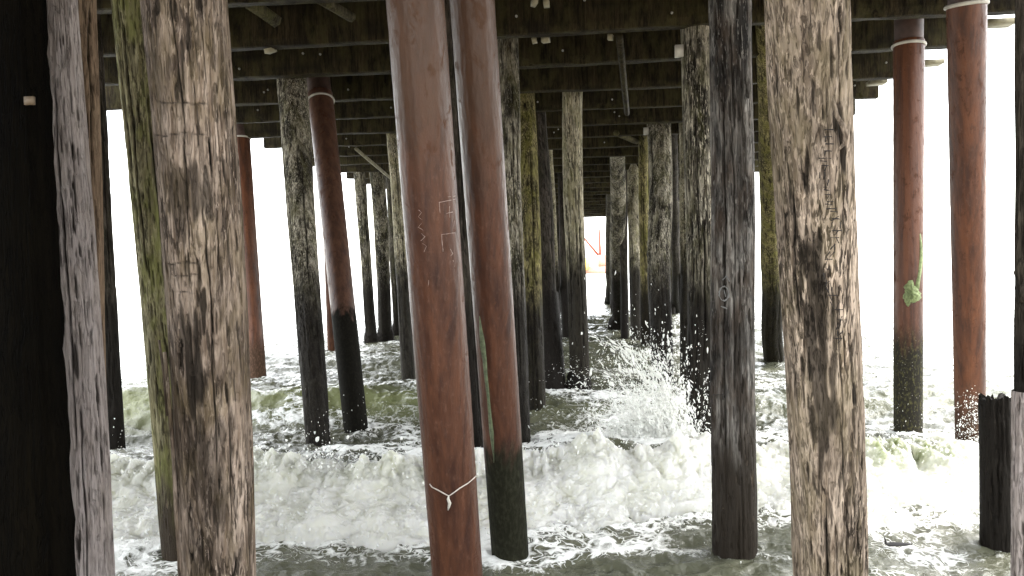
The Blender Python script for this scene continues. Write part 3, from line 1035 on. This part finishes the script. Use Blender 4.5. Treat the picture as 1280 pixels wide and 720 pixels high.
ang = np.radians(np.concatenate([np.linspace(-85, -38, 80, endpoint=False), np.linspace(-38, 38, 900), np.linspace(38, 85, 80)[1:]]))
dist = np.concatenate([np.geomspace(2.2, 40, 820), np.geomspace(40, 6000, 150)[1:]])
A, D = np.meshgrid(ang, dist)
S_, D_ = D * np.sin(A), D * np.cos(A)
X_ = R0.x * S_ + F0.x * D_
Y_ = R0.y * S_ + F0.y * D_
fade = 1 / (1 + (D / 60) ** 2)
zs = swell(S_, D_)
calm = 1 - .40 * (1 - sstep(6.2, 7.2, D_ - 0 * S_))
n1 = pn(S_ * .9, D_ * 1.5, .5)
n2 = pn(S_ * 2.1 + .5 * n1, D_ * 3.0, 1.5)
n3 = pn(S_ * 5.5 + n2, D_ * 7.0, 2.5)
n4 = pn(S_ * 13 + n3, D_ * 16, 3.5)
chop = .09 * n1 + .085 * (.5 - np.abs(n2)) * 1.2 + .05 * (.5 - np.abs(n3)) + .016 * n4
z = zs + calm * fade * chop - .02
z = z - .06 * (1 - sstep(4, 6, D_))
# foam amount, also used to paint the glaring white open sea
crest = sstep(.03, .10, .085 * (.5 - np.abs(n2)) * 1.2 + .05 * (.5 - np.abs(n3)) + .03 * n1)
patch = sstep(-.15, .45, pn(S_ * .55 + 9, D_ * .8, 6.5) + .5 * pn(S_ * 1.6, D_ * 2.2, 8.5))
fr = front_d(S_)
nearbore = np.exp(-((D_ - fr + .1) / .45) ** 2)
behind = sstep(.9, 1.6, D_ - fr) * (1 - sstep(2.2, 5, D_ - fr))
foam = .10 + .34 * crest + .26 * patch + .30 * nearbore + .14 * behind
foam = np.where(D_ < fr - .3, -.02 + .34 * patch + .22 * crest + .30 * nearbore, foam)
# band of lacy foam at the swash edge near the frame bottom
foam += .22 * np.exp(-((D_ - 6.05 - .25 * pn(S_ * .7, 1.7, 9.9)) / .16) ** 2)
foam += .26 * np.exp(-((S_ - 1.5) / .9) ** 2) * sstep(7.8, 8.6, D_) * (1 - sstep(11, 15, D_))
outside = sstep(0, 3, np.abs(X_ + 1.3) - 6.3)
foam += .40 * outside * sstep(9, 18, D_)  # extra white stands for overexposed glare on the open sea
pierc = (1 - sstep(.5, 2.0, np.abs(X_))) * sstep(17, 22, D_) * (1 - sstep(78, 88, D_))
foam -= .25 * pierc
foam += .35 * np.where(np.abs(X_) < 3, sstep(84, 92, D_), sstep(49, 55, D_))
sw2 = np.interp(640 + S_ / 12 * 1000, [150, 520, 640], [1, 1, .2])
dd = D_ - (12.0 + .05 * S_ + .35 * pn(S_ * .35, 3.1, 1.1))
gface = np.exp(-((dd + .35) / .5) ** 2) * sw2
foam -= .14 * gface
green = np.clip(gface * .9, 0, 1)
V = np.stack([X_, Y_, z], -1).reshape(-1, 3)
me = fast_mesh('sea', V, grid_faces(*A.shape), True, {'foam': foam, 'green': green})
tag(link('sea', me, MAT['sea']), kind='structure')

# beach / sea bed
ys = np.concatenate([np.linspace(-60, -2, 20), np.linspace(-1.5, 12, 90), np.linspace(13, 60, 20), [6500]])
xs = np.concatenate([[-3000], np.linspace(-60, -12, 15), np.linspace(-11, 11, 90), np.linspace(12, 60, 15), [3000]])
XX, YY = np.meshgrid(xs, ys)
zz = np.interp(YY, [-60, 0, 1.5, 4.2, 8, 14, 60], [1.6, .62, .5, -.12, -.6, -1.2, -1.6]) + .03 * pn(XX * .8, YY * .8, 4.4) * (np.abs(YY) < 15)
me = fast_mesh('beach', np.stack([XX, YY, zz], -1).reshape(-1, 3), grid_faces(*XX.shape), True)
tag(link('beach', me, MAT['sand']), kind='structure')

# ------------------------------------------------------------------ breaking wave foam
ns, nt = 1500, 190
s = np.linspace(-9.5, 8.5, ns)
tt = np.linspace(0, 1, nt)
pd = np.interp(tt, [0, .10, .22, .36, .52, .66, .78, .90, 1], [-.34, -.16, .02, .16, .32, .54, .80, 1.15, 1.6])
pz = np.interp(tt, [0, .10, .22, .36, .52, .66, .78, .90, 1], [-.14, .02, .20, .44, .72, .95, 1.02, .86, .50])
Sg, Tg = np.meshgrid(s, tt)
fd = front_d(Sg); ch = crest_h(Sg)
Dg = fd + pd[:, None]; Zg = pz[:, None] * ch
# normals of the profile
dn = np.gradient(pd); zn = np.gradient(pz) * .55
ln = np.hypot(dn, zn)
nd_, nz_ = (-zn / ln)[:, None], (dn / ln)[:, None]
w = .35 * pn(Sg * 1.1, Tg * 2.2, .7)
b1 = pn(Sg * 1.7 + w, Tg * 3.4, 1.2)
b2 = pn(Sg * 4.0 + w, Tg * 6.5 + b1, 2.2)
b3 = pn(Sg * 9 + b2 * .7, Tg * 13, 3.2)
b4 = pn(Sg * 20 + b3 * .8, Tg * 27, 4.2)
b5 = pn(Sg * 42, Tg * 52, 5.2)
bill = .15 * b1 + .10 * (np.abs(b2) - .22) + .05 * (np.abs(b3) - .2) + .028 * (np.abs(b4) - .2) + .016 * b5
env = sstep(0, .12, Tg) * (1 - .35 * sstep(.85, 1, Tg))
Dg = Dg + nd_ * bill * env * 1.15
Zg = Zg + nz_ * bill * env
# tossed peaks on the crest
pk = sstep(.15, .6, pn(Sg * 6 + 3, 4.4, .1)) * .10 + sstep(.25, .6, pn(Sg * 15 + 3, 8.4, .1)) * .06
Zg = Zg + pk * np.exp(-((Tg - .72) / .12) ** 2)
pxs = 640 + Sg / 7.5 * 1000
green = np.interp(pxs, [0, 140, 330, 520, 640, 960, 1060, 1090, 1180, 1215, 1300], [.25, .25, .35, .3, .12, .12, .25, 1, 1, .35, .2]) * sstep(.42, .62, Tg + .08 * b1) * (1 - .5 * sstep(.9, 1, Tg))
Xg = R0.x * Sg + F0.x * Dg; Yg = R0.y * Sg + F0.y * Dg
me = fast_mesh('breaking_wave', np.stack([Xg, Yg, Zg], -1).reshape(-1, 3), grid_faces(nt, ns), True, {'green': green})
o = link('breaking_wave', me, MAT['foam'])
FOAMP = np.stack([Xg, Yg, Zg], -1)
tag(o, 'white breaking wave rolling in across the pilings', 'wave', kind='stuff')

# ------------------------------------------------------------------ spray drops
phi = (1 + 5 ** .5) / 2
ICO = np.array([(-1, phi, 0), (1, phi, 0), (-1, -phi, 0), (1, -phi, 0), (0, -1, phi), (0, 1, phi), (0, -1, -phi), (0, 1, -phi), (phi, 0, -1), (phi, 0, 1), (-phi, 0, -1), (-phi, 0, 1)], float)
ICO /= np.linalg.norm(ICO[0])
ICF = np.array([(0, 11, 5), (0, 5, 1), (0, 1, 7), (0, 7, 10), (0, 10, 11), (1, 5, 9), (5, 11, 4), (11, 10, 2), (10, 7, 6), (7, 1, 8), (3, 9, 4), (3, 4, 2), (3, 2, 6), (3, 6, 8), (3, 8, 9), (4, 9, 5), (2, 4, 11), (6, 2, 10), (8, 6, 7), (9, 8, 1)])


def drops(name, pos, rad, dirs, stretch, label):
    pos = np.asarray(pos); rad = np.asarray(rad); n = len(pos)
    V = ICO[None] * rad[:, None, None] * (1 + .25 * rng.normal(size=(n, 12, 1)))
    dirs = np.asarray(dirs); dirs = dirs / (np.linalg.norm(dirs, axis=1)[:, None] + 1e-9)
    k = (V * dirs[:, None, :]).sum(-1, keepdims=True)
    V = V + dirs[:, None, :] * k * (np.asarray(stretch)[:, None, None] - 1)
    V = V + pos[:, None, :]
    Fq = ICF[None] + (np.arange(n) * 12)[:, None, None]
    me = fast_mesh(name, V.reshape(-1, 3), Fq.reshape(-1, 3), True, {'green': np.zeros(n * 12)})
    return tag(link(name, me, MAT['drops']), label, 'spray', kind='stuff')


def v3(s, d, z):
    return np.array([R0.x * s + F0.x * d, R0.y * s + F0.y * d, z])


# fan-shaped splash behind the wave: ballistic ropes of drops from one impact
pos, rad, dr, st = [], [], [], []
def rope(s0, d0, z0, vs, vd, vz, tmax, n, r0, spread):
    for i in range(n):
        t = tmax * (i + random.random()) / n
        p = v3(s0 + vs * t, d0 + vd * t, z0 + vz * t - 4.9 * t * t)
        if p[2] < -.05: break
        p = p + np.array([random.gauss(0, 1), random.gauss(0, 1), random.gauss(0, 1)]) * spread * (.2 + t)
        pos.append(p); dr.append(v3(vs, vd, vz - 9.8 * t)); rad.append(r0 * random.lognormvariate(-.1, .5) * (1.0 - .4 * t / tmax)); st.append(random.uniform(1, 2.6))
for i in range(520):
    a = random.uniform(-1.5, .25)
    vz = random.uniform(1.8, 5.4) * (1 - .12 * abs(a))
    rope(1.72 + random.gauss(0, .25), 9.3 + random.gauss(0, .25), .1, a * 1.15 + random.gauss(0, .15), random.gauss(.1, .25), vz,
         random.uniform(.5, 1.6) * vz / 9.8, random.randint(15, 45), random.choice([.0018, .0022, .003, .004, .005, .0075]), .05)
for i in range(6):       # the heaviest jets
    rope(1.9, 9.2, .1, -.8 - .28 * i, .1, 4.6 + .1 * i, .45, 110, .007, .04)
for i in range(700):      # loose drops
    s_ = random.gauss(1.5, .42); z_ = abs(random.gauss(0, .7)) + .1
    pos.append(v3(s_, 9.3 + random.gauss(0, .3), z_)); dr.append(np.array([random.gauss(0, .3), 0, 1.])); rad.append(random.lognormvariate(-5.7, .5)); st.append(random.uniform(1, 3))
st = [x * random.uniform(1, 2.6) for x in st]
drops('spray', pos, rad, dr, st, 'fan of white splash drops thrown up behind the wave')

# drops tossed off the crest of the wave
pos, rad, dr, st = [], [], [], []
for i in range(5200):
    s_ = random.uniform(-8, 7)
    c = float(crest_h(np.array(s_))); f_ = float(front_d(np.array(s_)))
    cl = float(pn(s_ * 2.3, 5.5, 1.1))
    if random.random() > .35 + 1.3 * max(0, cl): continue
    d_ = f_ + random.gauss(.55, .22)
    z_ = c * .95 + abs(random.gauss(0, .055 + .09 * max(0, cl)))
    pos.append(v3(s_, d_, z_)); dr.append(np.array([random.gauss(0, .4), 0, 1.])); rad.append(random.lognormvariate(-5.5, .55)); st.append(random.uniform(1, 2.0))
for i in range(5200):      # froth skirts along the toe and face
    s_ = random.uniform(-8, 7)
    f_ = float(front_d(np.array(s_))); c = float(crest_h(np.array(s_)))
    t = random.random() ** 1.5
    d_ = f_ - .30 + t * .55 + random.gauss(0, .07)
    z_ = max(.0, t * .6 * c + random.gauss(.03, .05))
    pos.append(v3(s_, d_, z_)); dr.append(np.array([random.gauss(0, .5), 0, 1.])); rad.append(random.lognormvariate(-5.5, .5)); st.append(random.uniform(1, 1.8))
fi = rng.integers(0, nt, 3500); fj = rng.integers(0, ns, 3500)
keep = (FOAMP[fi, fj, 2] > -.02) & (np.abs(s[fj]) < 8)
fp_ = FOAMP[fi[keep], fj[keep]]
nk = len(fp_)
offs = rng.exponential(.022, nk)
fp_ = fp_ + np.stack([rng.normal(0, .02, nk), -offs * .8 + rng.normal(0, .02, nk), offs * .8], -1)
pos += list(fp_); rad += list(np.exp(rng.normal(-5.75, .4, nk))); dr += list(np.stack([rng.normal(0, .5, nk), rng.normal(0, .3, nk), np.ones(nk)], -1)); st += list(rng.uniform(1, 2.5, nk))
# splash climbing the right hand red pile
P5 = PILES['R5']['B']
s5, d5 = P5.dot(R0), P5.dot(F0)
for i in range(900):
    t = random.random() ** 1.6
    pos.append(v3(s5 - .22 + random.gauss(0, .05 + .10 * (1 - t)), d5 - .45 + random.gauss(0, .12), .15 + t * .65 + random.gauss(0, .05)))
    dr.append(np.array([-.2, 0, 1.])); rad.append(random.lognormvariate(-5.8, .5)); st.append(random.uniform(1, 2))
drops('froth_drops', pos, rad, dr, st, 'white drops flung off the crest and foot of the wave')

# white beads where water breaks round the pile feet
pos, rad, dr, st = [], [], [], []
for key, n, hgt in (('L3', 60, .45), ('R3', 60, .45), ('HB', 40, .4), ('B', 50, .3), ('E', 40, .25), ('M', 60, .4), ('L', 110, .5), ('O', 110, .5), ('G', 110, .4), ('R4', 90, .4), ('D1', 12, .03)):
    P = PILES[key]
    for i in range(n):
        a_ = random.uniform(0, 2 * math.pi); l = abs(random.gauss(0, hgt * .6))
        rr = P['rb'] * random.uniform(1.02, 1.5)
        p = P['B'] + P['fr'][0] * l + P['fr'][1] * (rr * math.cos(a_)) + P['fr'][2] * (rr * math.sin(a_) + .05)
        pos.append(np.array(p)); dr.append(np.array([0, 0, 1.])); rad.append(random.lognormvariate(-5.65, .55)); st.append(random.uniform(1, 2.5))
drops('splash_beads', pos, rad, dr, st, 'white splash beads round the feet of the pilings')

# ------------------------------------------------------------------ driftwood
q = at_z(1122, 686, .02)
root = link('driftwood', tube_mesh('driftwood', [(-.09, 0, .05), (-.085, 0, .02), (-.06, .01, .01), (0, .0, .015), (.06, .01, .012), (.11, .0, .02)], [.004, .011, .018, .016, .011, .004], 10, .35), MAT['drift'])
root.location = q + Vector((0, 0, .02))
tag(root, 'small black driftwood with an upturned end floating in shallow foam', 'driftwood')
link('snag', tube_mesh('snag', [(-.085, 0, .02), (-.088, 0, .045), (-.10, 0, .075)], [.009, .007, .002], 8, .3), MAT['drift'], root)

# ------------------------------------------------------------------ boat beyond the pier's end
root = bpy.data.objects.new('work_boat', None); COL.objects.link(root)
c0 = at_z(750, 334, .0) if False else at_depth(745, 340, 250)
c0.z = 0.1
root.location = c0
root.scale = (3.0, 3.0, 3.0)
tag(root, 'small orange work boat with slanting boom in the bright opening far off', 'boat')
MO = plain('orange_hull_paint', (.50, .27, .20), .6, .15)
MY = plain('yellow_float', (.80, .55, .12), .5, .15)
V = []
hs = [(-2.4, .15, .9), (-1.6, .8, .75), (0, .95, .65), (1.6, .8, .75), (2.6, .05, 1.1)]
for (xx, hw, hh) in hs:
    V += [(xx, -hw, hh), (xx * .92, -hw * .55, -.2), (xx * .92, hw * .55, -.2), (xx, hw, hh)]
Fq = []
for i in range(4):
    b = i * 4
    for k in range(3):
        Fq.append((b + k, b + k + 1, b + k + 5, b + k + 4))
    Fq.append((b + 3, b, b + 4, b + 7))
link('hull', fast_mesh('hull', np.array(V), np.array(Fq), False), MO, root)
MM = plain('dark_orange_spar_paint', (.18, .038, .018), .7, .15)
link('mast', tube_mesh('mast', [(.5, 0, .7), (.45, 0, 2.5), (.4, 0, 4.6)], [.18, .14, .09], 10), MM, root)
link('boom', tube_mesh('boom', [(.5, 0, 1.6), (-.8, 0, 3.2), (-1.6, 0, 4.3)], [.15, .12, .08], 10), MM, root)
link('cabin', box_mesh('cabin', .2, 1.3, -.5, .5, .66, 1.9), MO, root)
uv = []
n = 16
for i in range(9):
    for j in range(n):
        a1, a2 = math.pi * i / 8, 2 * math.pi * j / n
        uv.append((-1.3 + .75 * math.sin(a1) * math.cos(a2), -.9 + .75 * math.sin(a1) * math.sin(a2), 1.0 + .75 * math.cos(a1)))
link('float', fast_mesh('float', np.array(uv), grid_faces(9, n, True)), MY, root)

# ------------------------------------------------------------------ light
SUN_EL, SUN_AZ = 48.0, 62.0      # azimuth from +Y towards +X
world = bpy.data.worlds.new('World')
sc.world = world
world.use_nodes = True
wt = world.node_tree
bg = wt.nodes['Background']
sky = wt.nodes.new('ShaderNodeTexSky')
sky.sky_type = 'NISHITA'
sky.sun_disc = False
sky.sun_elevation = math.radians(SUN_EL)
sky.sun_rotation = math.radians(SUN_AZ)
sky.air_density = 1.0
sky.dust_density = 2.0
sky.ozone_density = 1.0
sky.altitude = 0
mxw = wt.nodes.new('ShaderNodeMix'); mxw.data_type = 'RGBA'      # overcast: a white cloud layer over the clear sky
mxw.inputs[0].default_value = .72
mxw.inputs[7].default_value = (7.0, 6.95, 6.75, 1)
wt.links.new(sky.outputs[0], mxw.inputs[6])
wt.links.new(mxw.outputs[2], bg.inputs['Color'])
bg.inputs['Strength'].default_value = .15
sl = bpy.data.lights.new('sun', 'SUN')
sl.energy = .6
sl.angle = math.radians(14)
sl.color = (1, .97, .92)
so = bpy.data.objects.new('sun', sl)
COL.objects.link(so)
az, el = math.radians(SUN_AZ), math.radians(SUN_EL)
dv = Vector((math.sin(az) * math.cos(el), math.cos(az) * math.cos(el), math.sin(el)))
so.rotation_euler = dv.to_track_quat('Z', 'Y').to_euler()
so.location = dv * 50

vs = sc.view_settings
vs.view_transform = 'Standard'
vs.look = 'None'
vs.exposure = 2.85
vs.gamma = 1
vs.use_curve_mapping = False
sc.render.engine = 'CYCLES'
sc.cycles.max_bounces = 8
sc.cycles.diffuse_bounces = 4
sc.cycles.use_denoising = True
